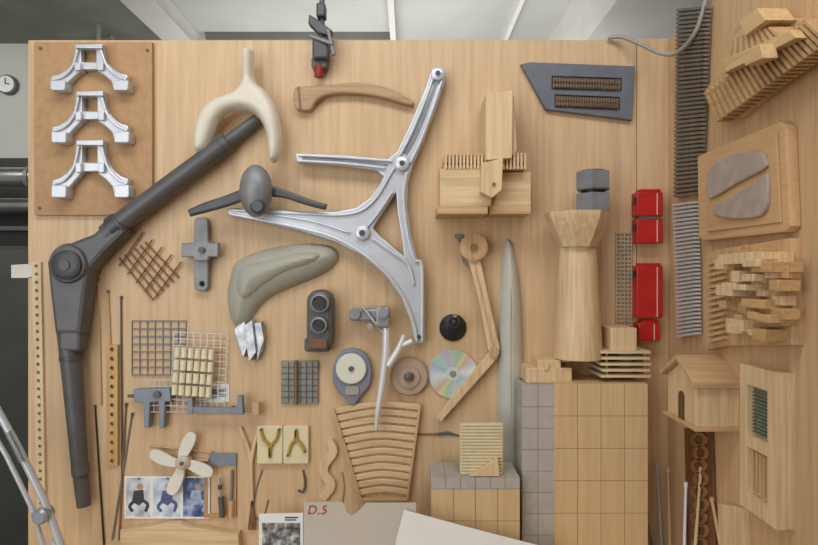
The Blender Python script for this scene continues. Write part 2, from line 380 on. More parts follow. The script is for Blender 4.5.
thing('pod_propeller','grey pod shaped hub with two slim dark blades','propeller',[
 ('blade',plate(ribbon([(188,213,7),(205,207,10),(225,201,11),(246,193,12)]),20.5,27,2),DG2,0),
 ('blade',plate(ribbon([(266,190,12),(285,194,8),(305,201,7),(326,207,6)]),20.5,27,2),DG2,0),
 ('hub',join(ell(256,191,32,15.5,25,14),lathe(256,186,[(7,0),(7,24)],n=20)),MG,0),
 ('nose',lathe(257,206,[(7,36),(7,43),(5,45)],n=24),DG2,0),('tip',lathe(253,176,[(3,36),(3,43)],n=12),DG2,0)])
thing('cross_bracket','grey cross shaped metal bracket with round ends','bracket',[
 ('upright',plate([rrect(194,217,208,291,5),circ(202,284,2.5,12)],0,8,1),MG,0),
 ('crossbar',plate([(181,243),(193,243),(195,240),(207,240),(209,243),(218,243),(218,257),(209,257),(207,261),(195,261),(193,257),(181,257)],6,14,1.2),MG,0),
 ('screw',lathe(201,250,[(3,13),(3,17)],n=16),DG2,0)])
g=[]
for i in range(6):
    t=i/5; g.append(tube([(119+t*26,258-t*16,2),(153+t*26,300-t*22,2)],.75,res=2))
for i in range(5):
    t=i/4; g.append(tube([(119+34*t,266+t*34,3.4),(143+38*t,232+t*30,3.4)],.75,res=2))
thing('stick_lattice','small lattice of crossed thin brown sticks','lattice',[(None,join(*g),wood((150,100,60),.7,'x'),0)])
O=[(233,262),(250,253),(275,246),(305,243),(328,245),(337,253),(334,265),(318,276),(292,287),(268,298),(254,312),(246,325),(235,329),(227,318),(224,296),(227,276)]
thing('seat_shell','smooth olive grey padded seat shell','seat shell',[('shell',inflate(crv(O,5),0,20,36,step=3),OLV,0),('cushion',inflate(crv([(240,266),(264,259),(300,251),(320,253),(316,263),(285,275),(262,288),(248,300),(238,300),(234,284)],4),10,13,20,step=3),OLV,0)])
thing('folded_paper_form','shiny silver folded sheet model with pointed pleats','folded model',[(None,join(
 prism([(234,330),(244,318),(248,345),(243,358)],0,9),prism([(243,326),(252,320),(256,352),(249,362)],0,14),prism([(250,324),(261,322),(264,340),(258,358)],0,10),prism([(256,335),(264,325),(263,350),(257,361)],0,7)),paint((205,208,213),.3,.5,.3,50,'silver_foil'),.3)])
thing('pump_housing','dark grey cast metal housing with round ports','machine part',[
 ('housing_body',join(plate(rrect(306,290,333,350,12,6),0,22,5),plate(rrect(304,338,330,352,3),0,16,2)),DG,0),
 ('port',[lathe(320,303,[(9,20),(9,27),(7,28),(6,24)]),lathe(319,325,[(8,20),(8,26),(6,27),(5,23)])],MG,0),
 ('opening',[lathe(320,303,[(5.5,27),(5.5,28.5)],n=24),lathe(319,325,[(4.5,25),(4.5,27.5)],n=24)],BLK,0),
 ('base_plate',plate(rrect(308,339,327,349,2),15,24,1),paint((130,88,72),.6,0,.2,30,'rusty'),0)])
g=[box(282+i*6,362,282.6+i*6,403,2.8,4) for i in range(1,6)]+[box(281,361+i*6,318,361.6+i*6,2.8,4) for i in range(1,7)]
thing('mesh_panel','small dull grey gridded metal plate','plate',[('plate_body',plate(rect(281,361,318,404),-.3,3,.3),paint((148,144,136),.45,.3,.12,60,'dull_zinc'),0),('grid_wire',join(*g),paint((104,100,94),.4,.3,.1,20,'wire'),0),('crossbar',tube([(296,360,6),(296,405,6)],1.2),WD,0)])
thing('disc_holder','blue grey teardrop holder with white round dial','gauge',[
 ('holder',plate(crv([(352,349),(364,353),(371,366),(370,384),(361,396),(353,406),(344,398),(334,386),(333,368),(340,353)],5),0,8,1.5),BLUEG,0),
 ('dial',lathe(351,369,[(15,7),(15,11),(14,12)]),paint((226,222,208),.4,0,.03,10,'dial_white'),0),
 ('hub',lathe(351,369,[(2.6,11),(2.6,14)],n=16),DG,0),
 ('tab',plate(rrect(345,386,359,395,2),7.8,9.5,.4),paint((175,170,160),.4,.2,.1,10,'tab'),0)])
thing('wooden_disc','brown round disc with raised rings','disc',[('disc_body',lathe(409,377,[(19,0),(19,6),(17.5,8),(11,8),(10.5,10),(5,10),(4.5,8)]),paint((186,158,136),.5,0,.1,30,'brown_disc'),0),('hub',lathe(409,377,[(4,8),(4,14),(2,15)],n=20),DG,0)])
WME=paint((228,228,226),.35,.2,.05,10,'white_metal')
thing('drafting_compass','white metal dividers with long pointed legs','compass',[
 ('leg',tube([(386,322,20,3.6),(386,350,20,3.8),(382,385,19,3.4),(378,410,19,2.7),(376,430,18,1.6)],smooth=True),WME,0),
 ('leg',tube([(404,335,18,2),(398,350,19,3.2),(388,366,20,3.2)],smooth=True),WME,0),
 ('arm',tube([(401,346,18,2.6),(412,341,18,3)],),WME,0),
 ('clamp',join(plate(rrect(376,307,390,328,3),6,26,2),plate(rrect(349,309,380,321,3),4,16,2),lathe(355,314,[(5,14),(5,20)],n=20),lathe(383,313,[(5,24),(5,29)],n=20),lathe(383,317,[(4,0),(4,8)],n=12)),paint((158,161,164),.35,.3,.15,20,'clamp_metal'),0),
 ('knob',join(tube([(362,306,18),(384,334,22)],1.3),lathe(370,326,[(3,12),(3,20)],n=12)),STEEL,0)])
thing('black_knob','round black knob with flared base','knob',[('base',lathe(454,329,[(13.5,0),(13.5,2),(10,5),(5,8),(4,16)]),BLK,0),('grip',ell(454,322,22,5.5,6,8),BLK,0),('tip',lathe(455,316,[(1.8,26),(1.8,31)],n=12),MG,0)])
thing('optical_disc','shiny iridescent compact disc pinned to the panel','disc',[('disc_body',plate([circ(453,374,24.5,64),circ(453,374,3,24)],1,2.2,.2),cdmat(),0),('ring',plate([circ(453,374,7,32),circ(453,374,3,24)],2.1,2.7,.1),paint((225,225,220),.2,.2,.02,8,'clear_ring'),0),('pin',lathe(453,374,[(2.6,0),(2.6,4)],n=12),STEEL,0)])
thing('pulley_arm','pale wooden bent arm with a round pulley','wooden arm',[
 ('arm',plate([(468,258),(480,258),(487,290),(500,348),(498,358),(441,422),(436,418),(489,353),(478,296)],3,11,1),WL,0),
 ('groove',plate(ribbon([(474,262),(483,300),(494,348)],2,False),10.6,11.6,.2),WM,0),
 ('pulley',lathe(474,247,[(13.5,0),(13.5,5),(11,7),(11,10),(13.5,12),(13.5,15),(11,16),(5,16)]),WM,0),
 ('axle',lathe(474,247,[(3.5,15),(3.5,19)],n=16),WD,0),
 ('clip',join(box(455,234,462,238,0,4),tube([(458,236,2),(463,262,4),(470,268,7)],.8)),MG,0),
 ('joint',lathe(494,352,[(5,0),(5,14)],n=24),WM,0)])
B=[(509,238),(515,250),(521,285),(524,340),(525,420),(524,465),(520,480),(506,481),(501,470),(499,420),(499,340),(501,290),(504,250)]
thing('long_blade','long grey tapered blade with pointed tip','blade form',[('blade_body',inflate(crv(B,4),0,13,16,step=2.4),paint((194,191,178),.5,0,.06,14,'grey_green'),0),('ridge',tube([(510,250,8,.5),(511,300,12,.7),(511,400,12,.7),(511,470,11,.6)],1),paint((172,169,156),.5,0,.08,14,'grey_green_dark'),0),
 ('mounting_peg',[lathe(511,300,[(3,-.3),(3,8)],n=12),lathe(511,440,[(3,-.3),(3,8)],n=12)],MG,0)])
cb=[]
for (x0,y0,x1,y1) in ((553,79.5,621,82),(553,85,621,87.5),(556,98,619,101),(556,103,619,106)):
    n=24
    for i in range(n):
        t=i/n; cb.append(box(x0+(x1-x0)*t,y0+(y1-y0)*t-2.4,x0+(x1-x0)*t+1.6,y0+(y1-y0)*t+2.4,6,9))
    cb.append(prism([(x0,y0-.8),(x1,y1-.8),(x1,y1+.8),(x0,y0+.8)],5,8.4))
s1=[(552,76),(622,78),(622,91),(552,89)];s2=[(555,94.5),(620,97),(620,110),(555,107)]
thing('slate_plate','dark slate coloured slanted plate with ribbed slots','plate',[
 ('plate_body',plate([[(521,64),(530,62),(635,66),(632,120),(546,109)],s1,s2],0,6,.8),SLATE,0),
 ('slot_back',[prism(s1,0,2),prism(s2,0,2)],wood((178,148,112),.7,'x'),0),
 ('comb',join(*cb),wood((128,106,84),.7,'x'),0)])
thing('wooden_building_model','pale wooden block model with ribbed top and tower','architectural model',[
 ('body',join(box(440,169,491.5,206,0,40),box(492,172,531,206,0,30)),WLX,.6),
 ('ribbed_top',join(*[box(445+i*3.6,153,445+i*3.6+2,169,6,41) for i in range(23)]+[box(444,156,526,163,4,36),box(444,165,526,169,4,38)]),WLX,0),
 ('base',join(box(437,206,488,214,0,44),box(489,205,531,214,0,36)),WMX,.5),
 ('tower',join(prism([(486,94),(513,90),(512,158),(485,160)],6,46),prism([(509,91),(514,96),(517,150),(510,158)],6,40)),WL,.4),
 ('hanging_block',prism([(482,163),(503,158),(502,190),(492,198),(481,192)],36,54),WL,.6),
 ('peg',lathe(494,184,[(1.6,53),(1.6,56)],n=12),WD,0)])
thing('column_tower','turned pale wooden column with flared head','wooden column',[
 ('shaft',vlathe(578,[(22.5,358),(22,340),(20,300),(18,262),(17,246)],26),WL,0),
 ('flared_head',vlathe(578,[(17,247),(24,232),(31,219),(32,213)],32,n=8,a0=math.pi/8),WL,0),
 ('bracket',box(572,240,584,300,0,12,ref=12),WM,.4)])
NUT=paint((146,150,156),.34,.35,.12,20,'nut_steel')
for i,(a,b) in enumerate(((212.5,194),(190.5,172))):
    thing('hex_nut','large grey steel hexagonal nut','hex nut',[
     ('nut_body',vlathe(593,[(16.2,a),(17.2,a-1.2),(17.2,b+1.2),(16.2,b)],32,n=6,a0=.2),NUT,0),
     ('thread_ring',vlathe(593,[(11.5,a+1.6),(11.5,b-1.2)],32),BLK,0)],'stacked nuts on the wooden column')
thing('perforated_strip','narrow grey perforated metal strip','metal strip',[(None,join(*[box(617,232+i*4,631,234+i*4,0,2) for i in range(24)]+[box(x,232,x+1.2,326,0,2.6) for x in (616,620,624,628,631)]),paint((196,178,152),.5,.2,.1,20,'zinc_strip'),0)])
for x0,y0,x1,y1,l in ((637,192,663,216,'red painted box with pale edge strips'),(637,219,663,243,'red painted box under a matching one'),(637,266,663,318,'long red painted box with dark latch'),(639,323,660,341,'small red painted box')):
    thing('red_box',l,'box',[('box_body',box(x0,y0,x1,y1,0,15),RED,.8),('lid',box(x0+3,y0-3,x1-2,y0,0,12),RED if y0!=219 else MG,.5),
     ('edge_strip',box(x1-6,y0+1,x1-5.2,y1-1,14,15.8),paint((220,200,190),.5,0,.05,10,'pale'),0),('latch',box(x0-1.5,y0+5,x0+1,y0+12,6,14),BLK,0)],'red boxes beside the corner')
thing('layered_model','pale wooden block on stacked thin plates','architectural model',[
 ('block',box(611,328,637,351,0,40),WL,.6),
 ('layer',[box(601+(i%2),351+i*6,651-(i%2),353.6+i*6,0,44) for i in range(5)],wood((228,205,165),.9,'x'),0),
 ('post',[box(x,352,x+2,377,p,p+2) for x in (606,644) for p in (8,36)]+[box(620,352,632,377,5,30)],WM,0)])
thing('stepped_block','small pale stepped wooden block','wooden block',[(None,join(box(526,368,572,383,0,36),box(538,360,561,368,0,34),box(560,358,570,362,0,30),box(545,364,549,370,34,38)),WL,.5)])
bt=bot(50)
thing('gridded_box','tall pale plywood box with scored grid lines','wooden box',[('core',box(554.5,384.5,647.5,bt,0,48.6),WM,0),('panel_tile',tiles(554,383.5,648,bt,4,6,.5,1,50),GRIDW,0)])
thing('grey_tower_block','tall grey card block with scored grid lines','model block',[('core',box(522.5,386.5,553.5,bt,18,46.6),MG,0),('panel_tile',tiles(522,385.5,554,bt,2,9,.5,18,48),STONE,0)])
bt2=bot(62)
thing('gridded_box','low pale plywood box with grey card top','wooden box',[('core',box(431.5,478.5,518.5,bt2,18,60.6),WM,0),('panel_tile',tiles(431,489,520,bt2,4,3,.5,18,62),GRIDW,0),('top_tile',tiles(431,477.5,520,489,6,1,.5,18,62),STONE,0)])
thing('corrugated_sheet','cream corrugated cardboard sheet','cardboard',[(None,join(box(460,423,503,476,52,54),*[tube([(461,425+i*3.2,54.5),(502,425+i*3.2,54.5)],.9,res=1) for i in range(16)]),paint((226,210,170),.7,0,.06,40,'corrugated'),0)])
thing('wedge_block','small pale wooden wedge leaning on cardboard','wedge',[(None,prism([(470,476.5),(498,458),(500,476.5)],55.8,61),WL,.3)])
def lerp(a,b,t): return (a[0]+(b[0]-a[0])*t,a[1]+(b[1]-a[1])*t)
TL,TR,BL,BR=(333,409),(420,405),(361,500),(407,500)
sl=[]
for i in range(12):
    t=(i+.3)/12.3; a,b=lerp(TL,BL,t),lerp(TR,BR,t); m=((a[0]+b[0])/2,(a[1]+b[1])/2-5*(1-t*.4))
    sl.append(plate(ribbon([(a[0]+1,a[1]),(m[0],m[1]),(b[0]-1,b[1])],5.6),2,6,.5))
thing('slatted_fan_tray','fan shaped wooden tray with curved pale slats','slatted tray',[
 ('back_board',plate([TL,(376,401),TR,BR,BL],0,3,.3),WM,0),('slat',join(*sl),WLX,0),
 ('rim',[plate(ribbon([TL,BL],2.4,False),2,8,.4),plate(ribbon([TR,BR],2.4,False),2,8,.4),plate(ribbon([BL,BR],2.4,False),2,8,.4)],WM,0)])
def grid(x0,y0,x1,y1,nx,ny,r,p,deg=0):
    g=[];cx,cy=(x0+x1)/2,(y0+y1)/2
    for i in range(nx+1):
        x=x0+(x1-x0)*i/nx; a,b=rot([(x,y0),(x,y1)],cx,cy,deg); g.append(tube([(*a,p),(*b,p)],r,res=1))
    for i in range(ny+1):
        y=y0+(y1-y0)*i/ny; a,b=rot([(x0,y),(x1,y)],cx,cy,deg); g.append(tube([(*a,p+r*1.6),(*b,p+r*1.6)],r,res=1))
    return join(*g)
thing('wire_mesh','dark grey square wire mesh piece','wire mesh',[(None,grid(132,321,186,375,7,7,.6,.6,0),paint((120,122,126),.4,.3,.05,20,'dark_wire'),0)])
thing('wire_mesh','fine white wire mesh piece, slightly tilted','wire mesh',[(None,grid(172,333,226,408,8,11,.4,4,3),paint((226,226,222),.4,.1,.05,20,'white_wire'),0)])
thing('wire_mesh','fine pale wire mesh strip under cream pegs','wire mesh',[(None,grid(148,380,206,412,10,5,.35,7,0),paint((222,220,214),.4,.1,.05,20,'pale_wire'),0)])
g=[]
for j in range(4):
    for i in range(6):
        cx,cy=176+i*6.8,353+j*12.5
        a,b=rot([(cx,cy-5),(cx,cy+5)],191,372,4); g.append(tube([(*a,12,2.9),(*b,12,2.9)],res=3))
g2=[tube([(*rot([(174,349+j*12.5+4)],191,372,4)[0],9.5),(*rot([(213,349+j*12.5+4)],191,372,4)[0],9.5)],1) for j in range(4)]
thing('peg_panel','rows of small cream wooden pegs strung together','peg panel',[('peg',g,paint((236,224,192),.5,0,.05,20,'cream_peg'),0),('cord',g2,WM,0)])
thing('printed_card','small white card with dark print','card',[('card',plate(rect(206,384,229,402),0,.8,.1),WHITE,0),('print',join(box(209,387,217,399,.8,1),box(219,388,226,392,.8,1),box(219,394,226,397,.8,1)),MG,0)])
thing('grey_clamp','blue grey metal clamp with short legs','clamp',[('clamp_body',plate([(133,390),(170,388),(171,402),(165,402),(164,428),(159,429),(158,402),(150,403),(149,428),(144,428),(143,403),(134,402)],2,10,1),BLUEG,0),('screw',join(tube([(128,396,6),(176,395,6)],1.6),lathe(156,395,[(3.5,0),(3.5,13)],n=16)),DG,0)])
thing('caliper','grey metal sliding caliper with wooden tip','caliper',[('beam',plate([(187,407),(240,408),(240,414),(187,413)],10,14,.5),BLUEG,0),('jaw',[plate([(187,398),(192,398),(193,414),(187,414)],8,15,.5),plate([(237,396),(242,396),(243,415),(237,415)],8,15,.5)],BLUEG,0),('tip',plate(rrect(252,403,259,416,2),6,13,1),WM,0),('rod',tube([(240,410,10),(254,410,10)],1.3),MG,0),('mount',[lathe(200,410,[(2,0),(2,11)],n=12),lathe(230,410,[(2,0),(2,11)],n=12)],DG,0)])
def pruler(x0,y0,x1,y1,n,w,p1=3):
    o=ribbon([(x0,y0),(x1,y1)],w,False); hs=[circ(x0+(x1-x0)*(i+.5)/n,y0+(y1-y0)*(i+.5)/n,w*.2,10) for i in range(n)]
    return plate([o]+hs,-.3,p1,.3)
thing('perforated_ruler','long pale wooden ruler with drilled holes','ruler',[(None,pruler(36,262,41,508,30,9),wood((228,205,165),.9,'z'),0)])
thing('perforated_batten','narrow ochre wooden batten with drilled holes','batten',[(None,pruler(112,345,112,466,13,11,4),wood((212,170,108),.85,'z'),0)])
thing('card_tag','small pale card tag pinned by the ruler','tag',[(None,plate([(11,265),(27,264),(34,266),(34,276),(27,278),(11,278)],.5,2,.3),paint((220,214,200),.6,0,.05,10,'tag_card'),0)])
for (a,b,m,l) in (((121,296),(122,478),DG,'thin dark rod'),((95,405),(104,545),BLK,'thin black tapering rod'),((132,413),(112,540),MG,'thin grey wire rod'),((126,403),(119,540),WD,'thin brown stick'),((108,290),(110,345),WM,'thin pale dowel'),((98,278),(101,405),WM,'thin pale dowel')):
    thing('thin_rod',l+' leaning on the panel','rod',[('rod',tube([(*a,1.2,.8),(*b,1.5,1)],res=2),m,0),('tip',tube([(a[0],a[1],1.5,1.3),(a[0],a[1]+3,1.5,1.3)],res=2),DG,0)],'thin rods on the panel')
bl=[]
for deg in (20,112,200,292):
    o=rot(crv([(181,461),(190,457),(203,456),(213,459),(213,467),(203,469),(190,467),(181,466)],3),181,464,deg)
    bl.append(('blade',plate(o,8,11,1),paint((230,226,214),.5,0,.05,12,'cream_blade'),0))
thing('propeller','cream four bladed model propeller','propeller',[('hub',lathe(181,464,[(7,4),(7,13),(4,16)],n=24),paint((205,196,178),.5,0,.05,12,'hub_cream'),0),*bl,('shaft',lathe(181,464,[(2,0),(2,18)],n=12),WD,0)])
thing('putty_knife','flat tool with blue grey blade and wooden handle','knife',[('blade',plate([(209,453),(236,454),(236,466),(209,466)],0,3,.5),BLUEG,0),('handle',tube([(152,461,3,1.4),(195,461,3,1.6),(209,460,3,2)]),WM,0)])
thing('wooden_spatula','thin brown wooden stick above the photographs','stick',[(None,tube([(150,446,1,1),(212,452,1,1.3)]),WM,0)])
SK=(196,150,120)
def figure(cx,cy,s,lean):
    h=plate(circ(cx+lean*2,cy-9*s,3*s,14),1.6,2.1,.05)
    b=plate([(cx-4*s,cy-5*s),(cx+5*s,cy-6*s),(cx+6*s,cy+5*s),(cx+1*s,cy+9*s),(cx-6*s,cy+6*s)],1.6,2.0,.05)
    l=[plate(ribbon([(cx-4*s,cy+5*s),(cx-8*s,cy+10*s),(cx-5*s,cy+15*s)],3*s),1.6,2.05,.05),plate(ribbon([(cx+4*s,cy+4*s),(cx+9*s,cy+8*s),(cx+7*s,cy+15*s)],3*s),1.6,2.05,.05)]
    return h,join(b,*l)
for x0,x1,cs,cl in ((125,151,((150,155,160),(205,208,212),(236,238,240)),(64,66,74)),(152,181,((150,175,205),(205,215,228),(238,238,236)),(96,112,160)),(182,209,((40,44,60),(80,110,160),(190,205,225)),(178,196,224))):
    h,b=figure((x0+x1)/2,496,1.05,1)
    thing('printed_photo','small glossy colour photograph of a crouching figure','photograph',[('print',plate(rect(x0,477,x1,518),0,1.8,.1),photomat(cs,28),0),('border',plate([rect(x0-.6,476.4,x1+.6,518.6),rect(x0+1,478,x1-1,517)],.8,2,.05),WHITE,0),
      ('printed_head',h,paint(SK,.5,0,.1,50,'print_skin'),0),('printed_body',b,paint(cl,.5,0,.3,90,'print_cloth'),0),('pin',lathe((x0+x1)/2,479,[(1,0),(1,4)],n=10),MG,0)],'photographs in a row')
thing('wooden_box_frame','small brown wooden frame with thin bars','frame',[(None,plate([rect(204,462,236,518),rect(208,466,232,514)],0,2.5,.3),wood((200,158,108),.8,'z'),0)])
thing('hand_tool','small dark screw tool with slim handle','tool',[('handle',tube([(221,497,5,3),(222,517,5,2.6)]),DG,0),('shaft',tube([(220,478,5,1.1),(221,498,5,1.1)]),STEEL,0),('collar',tube([(220,485,5,2),(220,489,5,2)]),DG2,0)])
thing('hand_tool','small grey drill bit with collar','tool',[('bit',tube([(232,470,4,1.4),(231,500,4,1.6)]),MG,0),('collar',tube([(231,500,4,3),(231,517,4,2.4)]),WM,0)])
thing('forked_brush','wooden forked stick with long bristles','brush',[('fork',join(tube([(251,463,3,2),(248,448,3,2),(240,427,3,1.5)],smooth=True),tube([(251,463,3,2),(254,446,3,2),(259,428,3,1.5)],smooth=True),tube([(251,460,3,2.2),(252,500,3,1.8)])),WL,0),('bristle',join(*[tube([(252,498,3),(248+i*1.3,530,3)],.5,res=1) for i in range(7)]),WD,0)])
for cx,kind in ((269.5,0),(295.5,1)):
    if kind==0: st=[ribbon([(cx-9,430),(cx-6,440),(cx-1,446),(cx,458)],2.6),ribbon([(cx+9,430),(cx+6,440),(cx+1,446),(cx,458)],2.6)]
    else: st=[ribbon([(cx-8,456),(cx-5,445),(cx-1,440),(cx,431)],2.6),ribbon([(cx+9,452),(cx+5,444),(cx+1,440),(cx,431)],2.6)]
    thing('pinned_tile','cream square tile with ochre forked strip','tile',[('tile',plate(rrect(cx-12.5,426,cx+13,464,2),0,5,.8),paint((232,218,178),.5,0,.05,20,'cream_tile'),0),
      ('strip',[plate(q,4.6,8,.4) for q in st],YEL,0),
      ('pin',[lathe(cx+a,b,[(1.1,5),(1.1,9)],n=10) for a,b in (((-9,430),(9,430),(0,457)) if kind==0 else ((-8,456),(9,452),(0,431)))],DG,0)],'cream tiles with forked strips')
thing('wavy_strip','pale wooden wavy cut strip','wooden strip',[(None,plate(ribbon([(329,441,7),(333,452,9),(325,464,9),(324,474,9),(331,486,9),(322,500,7)]),-.3,5,.8),WL,0)])
thing('small_hook','little dark wire hook on the panel','hook',[(None,tube([(303,470,.5),(305,482,2),(303,492,3),(298,490,4)],1.1,smooth=True),DG,0)])
thing('small_hook','little pale wooden peg hook','hook',[(None,tube([(341,472,1),(343,488,1),(341,502,1)],1.6,smooth=True),WM,0)])
thing('thin_brush','thin dark brush with slim handle','brush',[('handle',tube([(415,434,1,.9),(440,434,1,1.2)]),WD,0),('head',tube([(438,434,1,1.6),(448,433,1,1.8),(460,436,1,.6)]),DG,0)])
thing('wire_stand','bent thin grey wire loop','wire',[(None,tube([(262,470,1),(256,490,1),(254,512,1),(262,520,1),(268,500,1)],.7,smooth=True),MG,0)])
thing('curved_batten','pale wooden batten with scalloped top edge','batten',[(None,plate([(120,530),(135,528),(150,527),(163,524),(178,523),(190,528),(205,529),(222,533),(238,534),(240,bot(10)),(119,bot(10))],0,10,.8),WLX,0)])
b3=bot(76)
thing('paper_sheet','white printed sheet with grey photograph','paper',[('sheet',plate([(259,514),(303,513),(303,bot(30)),(259,bot(30))],29,30,.1),WHITE,0),('print',plate([(262,523),(300,523),(300,556),(262,556)],30,30.4,.05),photomat(((50,50,50),(130,130,130),(215,215,215)),60),0),('heading',join(box(285,517,298,518.2,30,30.4),box(285,519.5,296,520.5,30,30.4)),BLK,0)])
def textgeo(body,px,py,size,p,shear=0.2):
    cu=bpy.data.curves.new('t','FONT'); cu.body=body; cu.size=size; cu.extrude=.15; cu.shear=shear; cu.space_character=1.1
    ob=bpy.data.objects.new('t',cu); me=bpy.data.meshes.new_from_object(ob)
    x,y=loc2(px,py,p); V=[tw(q.co.x+x,q.co.y+y,q.co.z+p+.2) for q in me.vertices]; F=[tuple(q.vertices) for q in me.polygons]
    bpy.data.objects.remove(ob); return V,F
thing('plastic_folder','frosted translucent plastic folder with red writing','folder',[
 ('folder_sheet',plate([(304,502),(341,502),(345,505),(346,512),(352,516),(359,511),(366,503),(416,503),(418,b3),(303,b3)],74.6,76,.1),paint((214,206,194),.3,0,.03,5,'frosted_plastic',alpha=.85),0),
 ('writing',textgeo('D.5',307,514,11,76),RED,0)])
thing('paper_sheet','large blank white sheet of paper leaning forward','paper',[(None,plate([(404,510),(470,528),(548,548),(548,bot(80)+6),(392,bot(80)),(396,540)],79,80,.1),WHITE,0)])
thing('hanging_pipe_clamp','dark metal clamp on a pipe with red tip','clamp',[
 ('rod',tube([(322,-60,14,2.6),(322,30,12,2.6),(320,60,10,2.6)]),DG,0),
 ('clamp_body',join(plate(rrect(312,36,328,58,3),2,20,2),plate([(309,14),(316,18),(332,30),(330,36),(318,32),(308,22)],6,18,1),plate(rrect(316,2,325,16,2),6,20,2)),DG2,0),
 ('knob',[tube([(328,30,20,2),(334,55,20,2)]),tube([(310,36,20,2),(333,44,22,2)])],MG,0),
 ('red_tip',tube([(319,66,9,5.2),(319,77,9,4.4)]),paint((150,40,30),.5,0,.2,20,'dull_red'),0),
 ('bracket',plate(rrect(311,56,327,68,3),0,13,2),DG,0)])
thing('grey_cable','thick grey cable looping over the corner','cable',[(None,tube([(608,38,4),(622,37,10),(640,44,20),(660,53,34),(676,53,48),(692,38,72),(702,15,84),(712,-30,96)],2,smooth=True),paint((165,160,150),.5,0,.08,12,'grey_rubber'),0)])

# ================================================================= RIGHT WALL OBJECTS
def strip(xt0,xt1,yt,xb0,xb1,yb,n,p0,p1,fr='R'):
    g=[]
    for i in range(n):
        t=i/n;u=(i+.6)/n
        x0=xt0+(xb0-xt0)*t; x1=xt1+(xb1-xt1)*t; y=yt+(yb-yt)*t; y2=yt+(yb-yt)*u
        g.append(prism([(x0,y+3),(x1,y),(x1,y2),(x0,y2+3)],p0,p1,fr))
    g.append(prism([(xt0+2,yt+4),(xt1-2,yt+2),(xb1-2,yb-1),(xb0+2,yb)],0,p0+1,fr))
    return join(*g)
thing('corrugated_strip','long dark brown corrugated vertical strip','strip',[(None,strip(676,706,6,673,698,196,44,2,7),wood((122,111,98),.8,'z'),0)])
thing('corrugated_strip','pale grey corrugated vertical strip','strip',[(None,strip(672,694,201,677,696,336,34,2,7),paint((196,193,186),.5,0,.06,20,'pale_strip'),0)])
g=[prism([(704,94),(722,62),(738,22),(757,9),(772,24),(790,18),(822,26),(822,40),(772,88),(738,118),(716,110)],0,8,'R')]
def bars(a,b,c,d,n,p0,p1,w=.55):
    o=[]
    for i in range(n):
        t=i/n;u=(i+w)/n
        P=lerp(a,b,t);Q=lerp(a,b,u);R=lerp(c,d,u);T_=lerp(c,d,t)
        o.append(prism([P,Q,R,T_],p0,p1,'R'))
    return o
g2=bars((704,92),(806,18),(716,122),(830,40),22,8,20)
g3=bars((730,40),(772,26),(724,74),(790,40),9,8,24)
g4=[prism([(738,20),(757,8),(766,20),(745,36)],8,28,'R'),prism([(722,60),(790,30),(796,38),(726,72)],20,27,'R'),prism([(741,52),(760,44),(763,58),(745,66)],26,36,'R')]
thing('toothed_timber_model','pale wooden model with rows of toothed bars','architectural model',[('base',join(*g),WMY,.3),('tooth',join(*g2),wood((198,160,112),.85,'y'),0),('bar',join(*g3),WM,0),('block',g4,wood((218,182,132),.88,'y'),.5)])
thing('leather_sample_board','wooden board with two inset leather patches','sample board',[
 ('board',plate([(697,156),(780,121),(786,126),(790,226),(786,232),(703,241),(698,237)],0,8,1.5,'R'),wood(MCO,.94,'y'),0),
 ('frame',plate([(704,163),(776,133),(780,222),(707,232)],8,10,1,'R'),wood((210,170,122),.95,'y'),0),
 ('patch',[plate(crv([(707,195),(706,178),(710,166),(724,157),(745,151),(760,152),(764,160),(763,169),(735,184),(712,198)],3),9.5,13,1.2,'R'),
   plate(crv([(712,208),(730,197),(750,184),(765,174),(767,190),(765,208),(757,217),(735,219),(716,216)],3),9.5,13,1.2,'R')],LEA,0)])
base=join(plate([(706,262),(714,250),(790,238),(792,345),(724,346),(707,350)],0,8,.6,'R'),*[prism([(707,262+i*6),(724,258+i*6),(724,261+i*6),(707,265+i*6)],8,12,'R') for i in range(14)])
bs=[]
for i in range(70):
    px=random.uniform(728,786); py=random.uniform(250,338)
    if (px-757)**2/32**2+(py-295)**2/52**2>1.1: continue
    a,h=loc2(px,py,14,'R'); w=random.uniform(5,14) if random.random()<.6 else random.uniform(3,6); hh=random.uniform(2,4.2); z=random.uniform(10,26)
    bs.append(lbox(a-w,a+w,h-hh,h+hh,7,z))
thing('block_relief','wooden relief of many small stacked pale blocks','wooden relief',[('base',base,WM,0),('block',bs[::2],WL,.4),('block',bs[1::2],wood((208,166,116),.85,'y'),.4)])
a0,a1=76,130;h0=-121;he=-88;hr=-73
def LP(pts,z0,z1):
    n=len(pts)
    ar=sum(pts[i][0]*pts[(i+1)%n][1]-pts[(i+1)%n][0]*pts[i][1] for i in range(n))
    if ar<0: pts=pts[::-1]
    v=[tw(x,y,z0,'R') for x,y in pts]+[tw(x,y,z1,'R') for x,y in pts]
    return v,[tuple(range(n,2*n)),tuple(range(n-1,-1,-1))]+[(i,(i+1)%n,n+(i+1)%n,n+i) for i in range(n)]
am=(a0+a1)/2
arch=[(am-5,h0)]+[(am+5*math.cos(t),h0+18+5*math.sin(t)) for t in [math.pi-math.pi*k/8 for k in range(9)]]+[(am+5,h0)]
thing('house_model','small wooden house model with gabled roof and arch','house model',[
 ('body',LP([(a0,h0),(a1,h0),(a1,he),(am,hr),(a0,he)],0,33),WL,.4),
 ('roof',join(LP([(a0-5,he-2),(am,hr+1),(am,hr+5),(a0-5,he+2)],0,38),LP([(am,hr+1),(a1+4,he-2),(a1+4,he+2),(am,hr+5)],0,38)),WMX,.3),
 ('doorway',LP(arch,32,33.8),wood((110,80,54),.7,'z'),0),
 ('base',lbox(a0-3,a1+3,h0-3,h0,0,36),WMX,.3)])
